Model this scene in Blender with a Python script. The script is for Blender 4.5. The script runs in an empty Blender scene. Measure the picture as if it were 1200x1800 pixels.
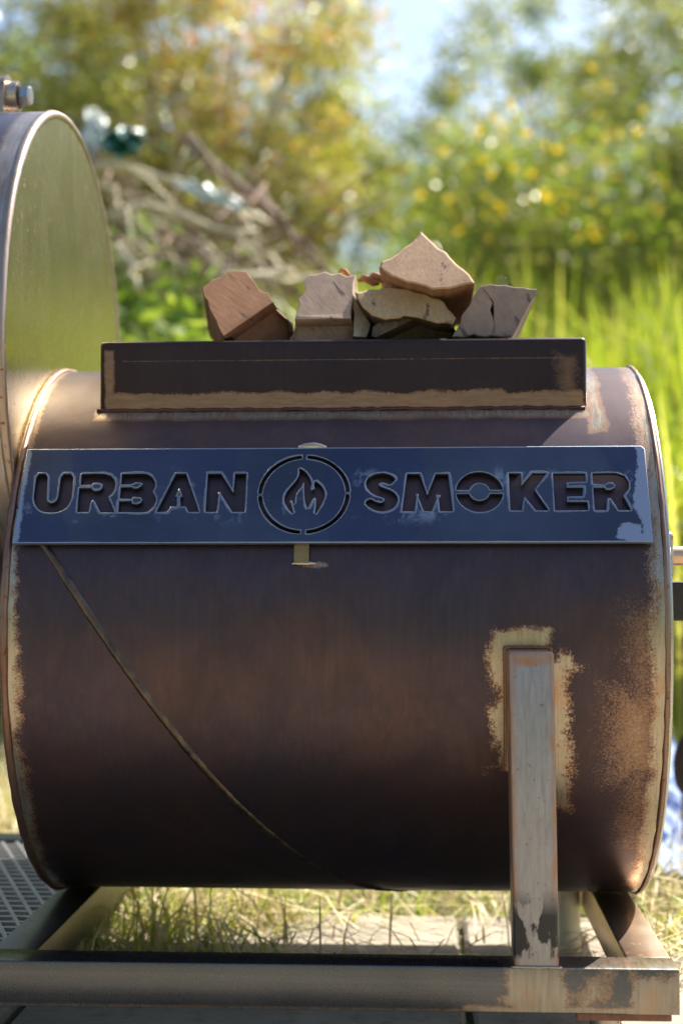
import bpy, bmesh, math, random
import numpy as np
from mathutils import Vector, Matrix
random.seed(7)
rng = np.random.default_rng(11)
S = bpy.context.scene
C = S.collection
R_ = math.radians

# ------------------------------------------------------------------ camera
H = 0.39
F = 2650.0
YAW, PITCH, ROLL = 0.0535, 0.0371, -0.0013
fw = Vector((-math.sin(YAW)*math.cos(PITCH), math.cos(YAW)*math.cos(PITCH), math.sin(PITCH)))
r0 = Vector((math.cos(YAW), math.sin(YAW), 0)); u0 = r0.cross(fw)
rt = r0*math.cos(ROLL) + u0*math.sin(ROLL); up = -r0*math.sin(ROLL) + u0*math.cos(ROLL)
cd = bpy.data.cameras.new('camera'); cam = bpy.data.objects.new('camera', cd); C.objects.link(cam)
m = Matrix((rt, up, -fw)).transposed().to_4x4(); m.translation = Vector((0, 0, H)); cam.matrix_world = m
cd.sensor_fit = 'VERTICAL'; cd.sensor_height = 36.0; cd.lens = 36.0*F/1800.0
cd.clip_start = 0.05; cd.clip_end = 2000
cd.dof.use_dof = True; cd.dof.focus_distance = 1.25; cd.dof.aperture_fstop = 4.0
S.camera = cam

# ------------------------------------------------------------------ sky, sun, exposure
SUN = Vector((0.46, 0.43, 0.775)).normalized()
w = bpy.data.worlds.new('World'); S.world = w; w.use_nodes = True
wn = w.node_tree; wn.nodes.clear()
sky = wn.nodes.new('ShaderNodeTexSky'); sky.sky_type = 'NISHITA'; sky.sun_disc = False
sky.sun_elevation = math.asin(SUN.z); sky.sun_rotation = math.atan2(SUN.x, SUN.y)
sky.air_density = 1.0; sky.dust_density = 2.2; sky.ozone_density = 1.5
bg = wn.nodes.new('ShaderNodeBackground'); bg.inputs['Strength'].default_value = 0.095
wo = wn.nodes.new('ShaderNodeOutputWorld')
wn.links.new(sky.outputs[0], bg.inputs[0]); wn.links.new(bg.outputs[0], wo.inputs[0])
sl = bpy.data.lights.new('sun', 'SUN'); sl.energy = 5.0; sl.angle = R_(0.53); sl.color = (1.0, 0.95, 0.86)
so = bpy.data.objects.new('sun', sl); C.objects.link(so); so.location = SUN*20
so.rotation_euler = SUN.to_track_quat('Z', 'Y').to_euler()
S.view_settings.view_transform = 'Standard'; S.view_settings.look = 'None'
S.view_settings.gamma = 1; S.view_settings.use_curve_mapping = False
S.view_settings.exposure = 1.45
S.render.engine = 'CYCLES'
try:
    S.cycles.use_denoising = True
    S.cycles.max_bounces = 8; S.cycles.transparent_max_bounces = 8
    S.cycles.sample_clamp_indirect = 6.0
except Exception:
    pass

def at(px, py, Y):
    """point of the place seen in the photo at (px, py) and lying Y metres away"""
    d = fw + rt*((px-600)/F) + up*((900-py)/F)
    return Vector((0, 0, H)) + d*(Y/d.y)
def atz(px, py, z):
    d = fw + rt*((px-600)/F) + up*((900-py)/F)
    return Vector((0, 0, H)) + d*((z-H)/d.z)
def at_plane(px, py, p0, n):
    d = fw + rt*((px-600)/F) + up*((900-py)/F); c = Vector((0, 0, H))
    return c + d*((p0-c).dot(n)/d.dot(n))

# ------------------------------------------------------------------ object helpers
def wloc(o):
    v = Vector((0, 0, 0))
    while o is not None:
        v = v + o.location; o = o.parent
    return v
def tag(o, label=None, cat=None, group=None, kind=None):
    if label: o['label'] = label
    if cat: o['category'] = cat
    if group: o['group'] = group
    if kind: o['kind'] = kind
    return o
def empty(name, loc, label, cat, group=None):
    o = bpy.data.objects.new(name, None); C.objects.link(o); o.location = loc
    o.empty_display_size = 0.05
    return tag(o, label, cat, group)
def link_mesh(name, me, mats, parent=None, origin=None):
    o = bpy.data.objects.new(name, me); C.objects.link(o)
    if not isinstance(mats, (list, tuple)): mats = [mats]
    for mm in mats: me.materials.append(mm)
    if parent is not None:
        base = wloc(parent); o.parent = parent; me.transform(Matrix.Translation(-base))
    elif origin is not None:
        me.transform(Matrix.Translation(-Vector(origin))); o.location = origin
    return o
class MB:
    def __init__(s): s.v = []; s.f = []; s.mi = []
    def add(s, vs, fs, mi=0):
        b = len(s.v); s.v += [tuple(v) for v in vs]
        s.f += [tuple(i+b for i in f) for f in fs]; s.mi += [mi]*len(fs)
    def tube(s, pts, rad, n=8, mi=0, cap=True, squash=None):
        pts = [Vector(p) for p in pts]; N = len(pts)
        rad = rad if isinstance(rad, (list, tuple)) else [rad]*N
        ref = Vector((0.13, 0.21, 0.97)); vs = []; u = None
        for i, p in enumerate(pts):
            t = (pts[min(i+1, N-1)] - pts[max(i-1, 0)]).normalized()
            u = (ref - t*ref.dot(t)) if u is None else (u - t*u.dot(t))
            if u.length < 1e-4: u = t.orthogonal()
            u.normalize(); v = t.cross(u)
            for k in range(n):
                a = 2*math.pi*k/n; vs.append(p + (u*math.cos(a) + v*math.sin(a))*rad[i])
        fs = [(i*n+k, i*n+(k+1) % n, (i+1)*n+(k+1) % n, (i+1)*n+k) for i in range(N-1) for k in range(n)]
        if cap: fs += [tuple(range(n))[::-1], tuple((N-1)*n+k for k in range(n))]
        s.add(vs, fs, mi)
    def cyl_x(s, x0, x1, y, z, r, n=96, mi=0, cap0=True, cap1=True, seg=1, fillet=0.0):
        prof = []
        if fillet: prof = [(x0, r-fillet), (x0+fillet*.3, r-fillet*.3), (x0+fillet, r)]
        else: prof = [(x0, r)]
        for i in range(1, seg): prof.append((x0+(x1-x0)*i/seg, r))
        if fillet: prof += [(x1-fillet, r), (x1-fillet*.3, r-fillet*.3), (x1, r-fillet)]
        else: prof.append((x1, r))
        vs = [(px, y-q*math.cos(2*math.pi*k/n), z+q*math.sin(2*math.pi*k/n)) for px, q in prof for k in range(n)]
        P = len(prof)
        fs = [(i*n+k, (i+1)*n+k, (i+1)*n+(k+1) % n, i*n+(k+1) % n) for i in range(P-1) for k in range(n)]
        if cap0: fs.append(tuple(range(n)))
        if cap1: fs.append(tuple(range((P-1)*n, P*n))[::-1])
        s.add(vs, fs, mi)
    def build(s, name, mats, parent=None, smooth=False, origin=None, bevel=0.0, bseg=2, recalc=True, auto=None):
        me = bpy.data.meshes.new(name); me.from_pydata(s.v, [], s.f)
        me.polygons.foreach_set('material_index', s.mi)
        bm = bmesh.new(); bm.from_mesh(me)
        if bevel: 
            es = [e for e in bm.edges if len(e.link_faces) == 2 and e.calc_face_angle(0) > 0.5]
            bmesh.ops.bevel(bm, geom=es, offset=bevel, segments=bseg, profile=0.5, affect='EDGES', clamp_overlap=True)
        if recalc: bmesh.ops.recalc_face_normals(bm, faces=bm.faces)
        if smooth:
            for f in bm.faces: f.smooth = True
            if auto:
                for e in bm.edges:
                    if len(e.link_faces) == 2 and e.calc_face_angle(0) > auto: e.smooth = False
        bm.to_mesh(me); bm.free()
        return link_mesh(name, me, mats, parent, origin)
def box(x0, x1, y0, y1, z0, z1):
    b = MB()
    b.add([(x0,y0,z0),(x1,y0,z0),(x1,y1,z0),(x0,y1,z0),(x0,y0,z1),(x1,y0,z1),(x1,y1,z1),(x0,y1,z1)],
          [(0,3,2,1),(4,5,6,7),(0,1,5,4),(1,2,6,5),(2,3,7,6),(3,0,4,7)])
    return b
def np_mesh(name, V, quads, mats, smooth=False, parent=None, mi=None, origin=None):
    me = bpy.data.meshes.new(name); V = np.asarray(V, np.float32); Q = np.asarray(quads, np.int32); k = Q.shape[1]
    me.vertices.add(len(V)); me.vertices.foreach_set('co', V.ravel())
    me.loops.add(Q.size); me.loops.foreach_set('vertex_index', Q.ravel())
    me.polygons.add(len(Q)); me.polygons.foreach_set('loop_start', np.arange(0, Q.size, k, dtype=np.int32))
    me.polygons.foreach_set('loop_total', np.full(len(Q), k, np.int32))
    if smooth: me.polygons.foreach_set('use_smooth', np.ones(len(Q), bool))
    if mi is not None: me.polygons.foreach_set('material_index', np.asarray(mi, np.int32))
    me.update(calc_edges=True)
    return link_mesh(name, me, mats, parent, origin)

# ------------------------------------------------------------------ material helpers
class NT:
    def __init__(s, name):
        s.m = bpy.data.materials.new(name); s.m.use_nodes = True
        s.t = s.m.node_tree; s.t.nodes.clear()
        s.out = s.n('OutputMaterial')
    def n(s, kind, **kw):
        nd = s.t.nodes.new('ShaderNode'+kind)
        for k, v in kw.items(): setattr(nd, k, v)
        return nd
    def put(s, sock, v):
        if isinstance(v, bpy.types.NodeSocket): s.t.links.new(v, sock)
        else: sock.default_value = v
    def math(s, op, a, b=0.0, c=0.0, clamp=False):
        nd = s.n('Math', operation=op); nd.use_clamp = clamp
        s.put(nd.inputs[0], a); s.put(nd.inputs[1], b)
        if op in ('MULTIPLY_ADD', 'SMOOTH_MIN'): s.put(nd.inputs[2], c)
        return nd.outputs[0]
    def noise(s, vec, scale, detail=4, rough=0.6, dist=0.0, col=False):
        nd = s.n('TexNoise'); s.put(nd.inputs['Vector'], vec); nd.inputs['Scale'].default_value = scale
        nd.inputs['Detail'].default_value = detail; nd.inputs['Roughness'].default_value = rough
        nd.inputs['Distortion'].default_value = dist
        return nd.outputs['Color' if col else 'Fac']
    def map(s, vec, loc=(0,0,0), scale=(1,1,1), rot=(0,0,0)):
        nd = s.n('Mapping'); s.put(nd.inputs[0], vec); nd.inputs['Location'].default_value = loc
        nd.inputs['Scale'].default_value = scale; nd.inputs['Rotation'].default_value = rot
        return nd.outputs[0]
    def ramp(s, fac, *stops):
        nd = s.n('ValToRGB'); s.put(nd.inputs[0], fac); e = nd.color_ramp.elements
        while len(e) < len(stops): e.new(0.5)
        for el, (p, c) in zip(e, stops):
            el.position = p; el.color = (c, c, c, 1) if isinstance(c, (int, float)) else (*c, 1)
        return nd.outputs[0]
    def mix(s, fac, a, b):
        nd = s.n('Mix', data_type='RGBA'); s.put(nd.inputs[0], fac)
        for i, v in ((6, a), (7, b)):
            s.put(nd.inputs[i], (*v, 1) if isinstance(v, tuple) and len(v) == 3 else v)
        return nd.outputs[2]
    def mixv(s, pos, amp):
        nd = s.n('VectorMath', operation='MULTIPLY_ADD'); s.put(nd.inputs[0], s.noise(pos, 25, 4, .7, col=True)); nd.inputs[1].default_value = (amp,)*3; s.put(nd.inputs[2], pos)
        return nd.outputs[0]
    def mixf(s, fac, a, b):
        nd = s.n('Mix', data_type='FLOAT'); s.put(nd.inputs[0], fac); s.put(nd.inputs[2], a); s.put(nd.inputs[3], b)
        return nd.outputs[0]
    def bump(s, h, strength=0.2, dist=0.001):
        nd = s.n('Bump'); s.put(nd.inputs['Height'], h); nd.inputs['Strength'].default_value = strength
        nd.inputs['Distance'].default_value = dist
        return nd.outputs[0]
    def bsdf(s, **kw):
        nd = s.n('BsdfPrincipled')
        for k, v in kw.items():
            k = {'color': 'Base Color', 'rough': 'Roughness', 'metal': 'Metallic', 'normal': 'Normal',
                 'spec': 'Specular IOR Level', 'coat': 'Coat Weight', 'coat_rough': 'Coat Roughness',
                 'aniso': 'Anisotropic', 'sss': 'Subsurface Weight'}[k]
            if isinstance(v, tuple) and len(v) == 3: v = (*v, 1)
            s.put(nd.inputs[k], v)
        return nd
    def done(s, sh):
        s.t.links.new(sh.outputs[0] if not isinstance(sh, bpy.types.NodeSocket) else sh, s.out.inputs[0]); return s.m

ROOT = Vector((-0.07, 1.45, 0.0))       # base of the smoker; its parts' local origin
def wpos(t):
    tc = t.n('TexCoord'); return t.map(tc.outputs['Object'], loc=ROOT)
def patch_mask(t, pos, patches):
    """ground-off patches: each (x0,x1,z0,z1,amp,soft,stipple)"""
    sep = t.n('SeparateXYZ'); t.put(sep.inputs[0], pos); x, z = sep.outputs[0], sep.outputs[2]
    n1 = t.math('SUBTRACT', t.noise(pos, 38, 5, 0.65), 0.5)
    n2 = t.math('SUBTRACT', t.noise(t.map(pos, scale=(1, 1, 1)), 560, 4, 0.75), 0.5)
    tot = None
    for (x0, x1, z0, z1, amp, soft, stip) in patches:
        dx = t.math('MINIMUM', t.math('SUBTRACT', x, x0), t.math('SUBTRACT', x1, x))
        dz = t.math('MINIMUM', t.math('SUBTRACT', z, z0+0.0), t.math('SUBTRACT', z1, z))
        d = t.math('MINIMUM', dx, dz)
        d = t.math('MULTIPLY_ADD', n1, amp, d)
        d = t.math('MULTIPLY_ADD', n2, stip, d)
        mk = t.math('MULTIPLY', d, 1.0/soft, clamp=True)
        tot = mk if tot is None else t.math('MAXIMUM', tot, mk)
    return tot
def steel(name, patches=(), scale=(0.050, 0.040, 0.054), scale2=(0.088, 0.050, 0.041), bare=(0.60, 0.54, 0.46), rs=0.34, rb=0.36,
          rust_edge=0.5, metal=0.9, spots=0.0, streak=(260, 260, 5), bstreak=(330, 60, 30), mottle=0.0, strk=.13):
    t = NT(name); pos = wpos(t)
    big = t.noise(pos, 5.5, 5, 0.62); st = t.noise(t.map(pos, scale=streak), 1.0, 3, 0.6)
    fine = t.noise(pos, 900, 2, 0.5)
    col = t.mix(t.ramp(big, (0.35, 0.0), (0.68, 1.0)), scale, scale2)
    col = t.mix(t.math('MULTIPLY', t.ramp(st, (0.4, 0.0), (0.75, 1.0)), strk), col, tuple(min(1, c*1.9) for c in scale2))
    if mottle:       # soot bloom, finger smears and fine dust specks
        sm_ = t.noise(t.map(pos, scale=(1, 1, .55)), 16, 6, 0.7, 1.2); sp_ = t.noise(pos, 330, 3, 0.7)
        col = t.mix(t.math('MULTIPLY', t.ramp(sm_, (0.42, 0.0), (0.60, 1.0)), mottle*.55), col, tuple(c*.5 for c in scale))
        col = t.mix(t.math('MULTIPLY', t.ramp(sp_, (0.66, 0.0), (0.76, 1.0)), mottle*.5), col, tuple(min(1, c*3) for c in scale2))
        big = t.mixf(t.math('MULTIPLY', t.ramp(sm_, (0.35, 0.0), (0.65, 1.0)), .8), big, .9)
    rough = t.math('ADD', t.math('MULTIPLY_ADD', big, 0.16, rs-0.08), t.math('MULTIPLY_ADD', fine, 0.14, -0.07))
    met = metal
    if patches:
        mk = patch_mask(t, pos, patches)
        br = t.noise(t.map(pos, scale=bstreak, rot=(0, 0.05, 0)), 1.0, 4, 0.65)
        cl = t.noise(pos, 26, 4, 0.6)
        bcol = t.mix(t.ramp(br, (0.3, 0.0), (0.7, 1.0)), tuple(c*0.66 for c in bare), bare)
        bcol = t.mix(t.math('MULTIPLY', t.ramp(cl, (0.52, 0.0), (0.72, 1.0)), rust_edge), bcol, (0.36, 0.17, 0.07))
        edge = t.math('MULTIPLY', t.math('MULTIPLY', mk, t.math('SUBTRACT', 1.0, mk)), 4.0)
        col = t.mix(mk, col, bcol)
        col = t.mix(t.math('MULTIPLY', edge, rust_edge*0.6), col, (0.27, 0.12, 0.055))
        rough = t.mixf(mk, rough, t.math('MULTIPLY_ADD', br, 0.2, rb-0.1))
        met = t.mixf(mk, metal, 0.86)
        hgt = t.math('MULTIPLY_ADD', mk, -0.6, t.math('MULTIPLY', br, t.math('MULTIPLY', mk, 0.25)))
    else:
        hgt = st
    if spots:
        sp = t.ramp(t.noise(pos, 140, 3, 0.6), (0.66-0.05*spots, 0.0), (0.72, 1.0))
        col = t.mix(sp, col, (0.22, 0.085, 0.03)); rough = t.mixf(sp, rough, 0.8)
    hgt = t.math('MULTIPLY_ADD', fine, 0.25, hgt)
    return t.done(t.bsdf(color=col, rough=rough, metal=met, normal=t.bump(hgt, 0.35, 0.0004)))

def simple(name, color, color2=None, sc=20, rough=0.6, metal=0.0, bump=0.3, bd=0.002, spec=0.5, stretch=(1,1,1)):
    t = NT(name); tc = t.n('TexCoord'); pos = t.map(tc.outputs['Object'], scale=stretch)
    nz = t.noise(pos, sc, 6, 0.62)
    col = t.mix(t.ramp(nz, (0.36, 0.0), (0.66, 1.0)), color, color2 or tuple(c*0.6 for c in color))
    return t.done(t.bsdf(color=col, rough=t.math('MULTIPLY_ADD', nz, 0.2, rough-0.1), metal=metal, spec=spec,
                         normal=t.bump(t.noise(pos, sc*5, 4, 0.6), bump, bd)))
def leafmat(name, stops, trans=0.42, rough=0.38, spec=0.5, tint=(1.15, 1.25, 0.55)):
    t = NT(name); g = t.n('NewGeometry')
    col = t.ramp(g.outputs['Random Per Island'], *stops)
    b = t.bsdf(color=col, rough=rough, spec=spec)
    tr = t.n('BsdfTranslucent')
    mm = t.n('Mix', data_type='RGBA', blend_type='MULTIPLY'); mm.inputs[0].default_value = 1
    t.put(mm.inputs[6], col); mm.inputs[7].default_value = (*tint, 1); t.put(tr.inputs[0], mm.outputs[2])
    mx = t.n('MixShader'); mx.inputs[0].default_value = trans
    t.t.links.new(b.outputs[0], mx.inputs[1]); t.t.links.new(tr.outputs[0], mx.inputs[2])
    return t.done(mx)

# ------------------------------------------------------------------ dimensions of the smoker (metres, z from the ground)
DX0, DX1, DY, DZ, DR = -0.346, 0.1965, 1.477, H-0.0569, 0.250
CY, CZ, CR = 1.470, H+0.200, 0.244
BX0, BX1, BY0, BY1, BZ0, BZ1 = -0.286, 0.144, 1.323, 1.628, H+0.130, H+0.2022
RY0, RZ0, RZ1 = 1.188, H-0.3452, H-0.3100
RW = 0.0362
def drum_pt(X, deg, off=0.0):
    a = R_(deg); return Vector((X, DY-(DR+off)*math.cos(a), DZ+(DR+off)*math.sin(a)))

# ------------------------------------------------------------------ ground, meadow rising behind
def terr(x, y):
    x = np.asarray(x, float); y = np.asarray(y, float)
    s = np.clip((y-2.5)/3.6, 0, 1); s = s*s*(3-2*s)
    z = s*0.85 + np.clip(y-6.1, 0, 60)*0.035
    z = z + 0.42*np.exp(-(((x+1.35)/0.75)**2 + ((y-4.3)/0.9)**2))
    bump = (np.sin(x*7.3+y*2.1)*np.cos(y*6.1-x*1.7)*0.010 + np.sin(x*17.1)*np.sin(y*15.3)*0.004)
    k = np.clip((y-1.8)/0.6, 0, 1)
    back = 0.3*np.clip((-y-3)/9, 0, 3)
    return z + bump*k - 0.012 + back
def build_ground():
    a = np.concatenate([-np.geomspace(400, 4, 30), np.linspace(-3.8, 3.8, 120), np.geomspace(4, 400, 30)])
    b = np.concatenate([-np.geomspace(400, 4, 30), np.linspace(-3.8, 10, 200), np.geomspace(10.4, 700, 40)])
    X, Y = np.meshgrid(a, b); Z = terr(X, Y); Z = np.minimum(Z, 12)
    V = np.stack([X.ravel(), Y.ravel(), Z.ravel()], 1); nx, ny = len(a), len(b)
    i, j = np.meshgrid(np.arange(nx-1), np.arange(ny-1)); q = (j*nx+i).ravel()
    Q = np.stack([q, q+1, q+nx+1, q+nx], 1)
    t = NT('soil'); tc = t.n('TexCoord'); p = tc.outputs['Object']
    n1 = t.noise(p, 3.0, 6, 0.65); n2 = t.noise(p, 60, 5, 0.7)
    col = t.mix(t.ramp(n1, (0.4, 0.0), (0.62, 1.0)), (0.16, 0.13, 0.075), (0.075, 0.105, 0.028))
    col = t.mix(t.ramp(n2, (0.45, 0.0), (0.75, 0.7)), col, (0.30, 0.25, 0.15))
    m = t.done(t.bsdf(color=col, rough=0.95, normal=t.bump(n2, 0.8, 0.01)))
    tag(np_mesh('ground', V, Q, m, smooth=True), kind='structure')
build_ground()

# pavement of concrete slabs
def slab_mat():
    t = NT('concrete'); tc = t.n('TexCoord'); p = tc.outputs['Object']
    a, b, c = t.noise(p, 4.5, 6, .68), t.noise(p, 48, 6, .72), t.noise(p, 500, 3, .7)
    col = t.mix(t.ramp(a, (.35, 0), (.65, 1)), (0.37, 0.315, 0.235), (0.23, 0.20, 0.15))
    col = t.mix(t.math('MULTIPLY', t.ramp(b, (.5, 0), (.68, 1)), .6), col, (0.13, 0.105, 0.07))
    col = t.mix(t.math('MULTIPLY', t.ramp(c, (.62, 0), (.72, 1)), .6), col, (0.09, 0.08, 0.07))
    return t.done(t.bsdf(color=col, rough=.92, normal=t.bump(t.math('ADD', b, t.math('MULTIPLY', c, .4)), .6, .0015)))
SLAB = slab_mat()
def build_pavement():
    base = box(-1.6, 1.3, -2.4, 1.72, -0.04, -0.014).build('pavement', simple('joint_soil', (0.07, 0.06, 0.045), sc=50, rough=1))
    tag(base, kind='structure')
    g = 0.0035
    rows = [(-2.37, -1.97), (-1.97, -1.57), (-1.57, -1.17), (-1.17, -.77), (-.77, -.37), (-.37, .03), (.03, .43), (.43, .83), (.83, 1.23), (1.23, 1.435), (1.435, 1.715)]
    for (y0, y1) in rows:
        for k in range(-4, 3):
            x0 = 0.04+0.4*k; x1 = x0+0.4
            if y1 > 1.5 and x0 < -0.5: continue
            if y1 > 1.3 and x0 < -0.8: continue
            dz = random.uniform(-0.0015, 0.0015)
            b = box(x0+g, x1-g, y0+g, y1-g, -0.03, dz)
            b.build('slab', SLAB, base, bevel=0.004, bseg=1)
build_pavement()

# grass blades
def blades(name, n, xr, yr, hmin, hmax, wd, lean, mat, mask=None, label=None, seg=4, curl=1.0, zoff=0.0, clump=0.0):
    x = rng.uniform(*xr, n); y = rng.uniform(*yr, n)
    if clump:
        k = max(3, n//60); cx = rng.uniform(*xr, k); cy = rng.uniform(*yr, k); id_ = rng.integers(0, k, n)
        sel = rng.random(n) < 0.75
        x = np.where(sel, cx[id_]+rng.normal(0, clump, n), x); y = np.where(sel, cy[id_]+rng.normal(0, clump, n), y)
    if mask is not None:
        k = mask(x, y); x, y = x[k], y[k]; n = len(x)
    h = rng.uniform(hmin, hmax, n); ang = rng.uniform(0, 2*np.pi, n); ln = np.abs(rng.normal(0, lean, n))
    face = rng.uniform(0, 2*np.pi, n); w_ = wd*rng.uniform(0.6, 1.3, n)
    z0 = terr(x, y)+zoff
    V = np.zeros((n, seg+1, 2, 3))
    for i in range(seg+1):
        t = i/seg; off = ln*h*(t**1.8)*curl; zz = h*t - 0.45*off*t
        px = x+np.cos(ang)*off; py = y+np.sin(ang)*off; pz = z0+zz
        ww = w_*(1-t)**0.7*0.5+0.0002
        for s_, k in ((-1, 0), (1, 1)):
            V[:, i, k, 0] = px+s_*np.cos(face)*ww; V[:, i, k, 1] = py+s_*np.sin(face)*ww; V[:, i, k, 2] = pz
    base = (np.arange(n)*(seg+1)*2)[:, None]
    Q = np.concatenate([base+np.array([[2*i, 2*i+1, 2*i+3, 2*i+2]]) for i in range(seg)], 0)
    o = np_mesh(name, V.reshape(-1, 3), Q, mat)
    tag(o, label, kind='stuff'); return o
G_TALL = leafmat('grass_tall', ((0.0, (0.13, 0.19, 0.02)), (0.45, (0.27, 0.31, 0.035)), (0.8, (0.42, 0.42, 0.07)), (1.0, (0.58, 0.50, 0.20))), 0.5, 0.33)
G_SHORT = leafmat('grass_short', ((0.0, (0.16, 0.23, 0.03)), (0.35, (0.30, 0.37, 0.06)), (0.65, (0.38, 0.36, 0.12)), (1.0, (0.55, 0.47, 0.27))), 0.4, 0.4)
STRAW = leafmat('straw', ((0.0, (0.45, 0.36, 0.18)), (1.0, (0.70, 0.60, 0.38))), 0.25, 0.45, tint=(1, .95, .7))
off_slab = lambda x, y: ((y > 1.73) | ((x > 0.225+0.02*np.sin(y*37)) & (y > 1.46)) | ((x < -0.15+0.05*np.sin(y*31)+0.03*np.sin(y*83)) & (y > 1.45)) | (x < -0.8)) & (y < 6)
blades('short_grass', 80000, (-2.2, 2.0), (1.46, 3.6), 0.02, 0.085, 0.0042, 1.7, G_SHORT, off_slab, 'short green and straw coloured grass covering the ground behind the slabs', seg=3, clump=0.05)
blades('straw_litter', 9000, (-1.4, 1.0), (1.46, 2.8), 0.05, 0.14, 0.003, 2.6, STRAW, off_slab, 'loose dry straw lying tangled over the short grass', seg=3, zoff=0.012, clump=0.08)
blades('straw_on_slabs', 420, (-0.9, 0.6), (1.47, 1.74), 0.03, 0.09, 0.0026, 3.5, STRAW, None, 'few bits of dry straw scattered over the concrete slabs', seg=3, zoff=0.016)
blades('tall_grass', 11000, (-0.75, 3.6), (3.0, 7.6), 0.30, 0.88, 0.020, 0.48, G_TALL, lambda x, y: x > -0.5+0.25*np.sin(y*3), 'tall bright green grass standing behind the smoker on the right', seg=5, clump=0.09)
blades('meadow_grass', 14000, (-4.5, 1.4), (3.4, 10), 0.15, 0.45, 0.008, 0.6, G_TALL, lambda x, y: x < 0.6, 'yellow green meadow grass under the shrubs on the left', seg=4, clump=0.1)
blades('far_grass', 14000, (-8, 8), (7.5, 20), 0.3, 0.8, 0.02, 0.5, G_TALL, None, 'distant meadow grass between the far shrubs', seg=3, clump=0.2)

# shrubs: a skeleton of stems and leaves clumped round their tips
BARK = simple('bark', (0.16, 0.11, 0.075), (0.08, 0.06, 0.045), 30, 0.85, 0, 0.6, 0.004, stretch=(1, 1, .3))
FAR = 1.55
def shrub(px, Y, rad, top, n_leaf, size, mats, label, low=0.15, clumps=70, cat='shrub', group=None, flat=0.7, spread=0.14, name='shrub', X=None, split=None):
    if X is None:      # garden scale: how far back the shrubs stand
        Y *= FAR; rad *= FAR; top = H+(top-H)*FAR; size *= 1.45; spread *= 1.22; n_leaf = int(n_leaf*1.7)
    p = at(px, 950, Y) if X is None else Vector((X, Y, 0)); gx, gy = p.x, Y
    g = float(terr(gx, gy)); root = empty(name, (gx, gy, g), label, cat, group)
    hh = top-g; tips = []; st = MB()
    for i in range(clumps):
        for _ in range(30):
            a = random.uniform(0, 2*math.pi); r = rad*math.sqrt(random.random()); t = random.uniform(low, 1)
            prof = math.sin(math.pi*min(1, (t*0.8+0.14)))**0.55*(1.0 if t < .75 else 1-(t-.75)*1.6)
            if r < rad*prof: break
        tips.append(Vector((gx+r*math.cos(a), gy+r*math.sin(a)*flat, g+hh*t)))
    for tp in tips[:46]:
        b0 = Vector((gx+random.uniform(-.12, .12)*rad, gy+random.uniform(-.1, .1)*rad, g-0.03))
        mid = b0.lerp(tp, 0.55)+Vector((random.uniform(-.05, .05), random.uniform(-.05, .05), 0.12*hh))
        q = [b0, b0.lerp(mid, .5)+Vector((0, 0, .03)), mid, mid.lerp(tp, .55), tp]
        st.tube(q, [0.02, 0.015, 0.010, 0.007, 0.003], 5, cap=False)
    st.build('stems', BARK, root, smooth=True, recalc=False)
    T = np.array([list(v) for v in tips]); idx = rng.integers(0, len(T), n_leaf)
    sc = rng.uniform(0.55, 1.35, len(T))[idx][:, None]
    P = T[idx] + rng.normal(0, 1, (n_leaf, 3))*np.array([spread, spread, spread*0.8])*sc
    P[:, 2] = np.maximum(P[:, 2], g+0.03)
    leaves('foliage', P, size, mats, root, idx, split)
    return root
def leaves(name, P, size, mats, root, idx=None, split=None):
    n = len(P); s = size*rng.uniform(0.6, 1.35, n)[:, None]
    d = rng.normal(0, 1, (n, 3)); d[:, 2] = d[:, 2]*0.7+0.15; d /= np.linalg.norm(d, axis=1)[:, None]
    e = rng.normal(0, 1, (n, 3)); e -= d*(e*d).sum(1)[:, None]; e /= np.linalg.norm(e, axis=1)[:, None]
    nn = np.cross(d, e)
    V = np.stack([P-d*s*.5, P+e*s*.2-nn*s*.05, P+d*s*.5, P-e*s*.2-nn*s*.05], 1).reshape(-1, 3)
    b = (np.arange(n)*4)[:, None]; Q = b+np.array([[0, 1, 2, 3]])
    mi = None
    if split is not None: mi = split(P).astype(int)
    return np_mesh(name, V, Q, mats, parent=root, mi=mi)
L_OLIVE = leafmat('leaf_olive', ((0.0, (0.120, 0.138, 0.030)), (0.5, (0.288, 0.300, 0.072)), (0.85, (0.456, 0.420, 0.144)), (1.0, (0.600, 0.504, 0.240))), 0.42, .33, .4)
L_STRAW = leafmat('leaf_dry', ((0.0, (0.180, 0.168, 0.042)), (0.5, (0.408, 0.372, 0.120)), (0.85, (0.600, 0.516, 0.228)), (1.0, (0.672, 0.456, 0.240))), 0.42, .33, .4)
L_ORANGE = leafmat('leaf_orange', ((0.0, (0.46, 0.19, 0.05)), (0.6, (0.72, 0.32, 0.09)), (1.0, (0.60, 0.42, 0.12))), 0.45, tint=(1.2, .9, .5))
L_GREEN = leafmat('leaf_green', ((0.0, (0.077, 0.143, 0.011)), (0.5, (0.165, 0.264, 0.022)), (1.0, (0.330, 0.407, 0.044))), 0.48, .35, .3)
L_YGREEN = leafmat('leaf_yellow_green', ((0.0, (0.18, 0.22, 0.015)), (0.6, (0.34, 0.36, 0.03)), (1.0, (0.50, 0.44, 0.07))), 0.5, .35, .3)
L_GREY = leafmat('leaf_grey_green', ((0.0, (0.092, 0.115, 0.034)), (0.5, (0.230, 0.241, 0.092)), (0.85, (0.391, 0.368, 0.184)), (1.0, (0.552, 0.471, 0.299))), 0.38, 0.33, .4)
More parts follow.
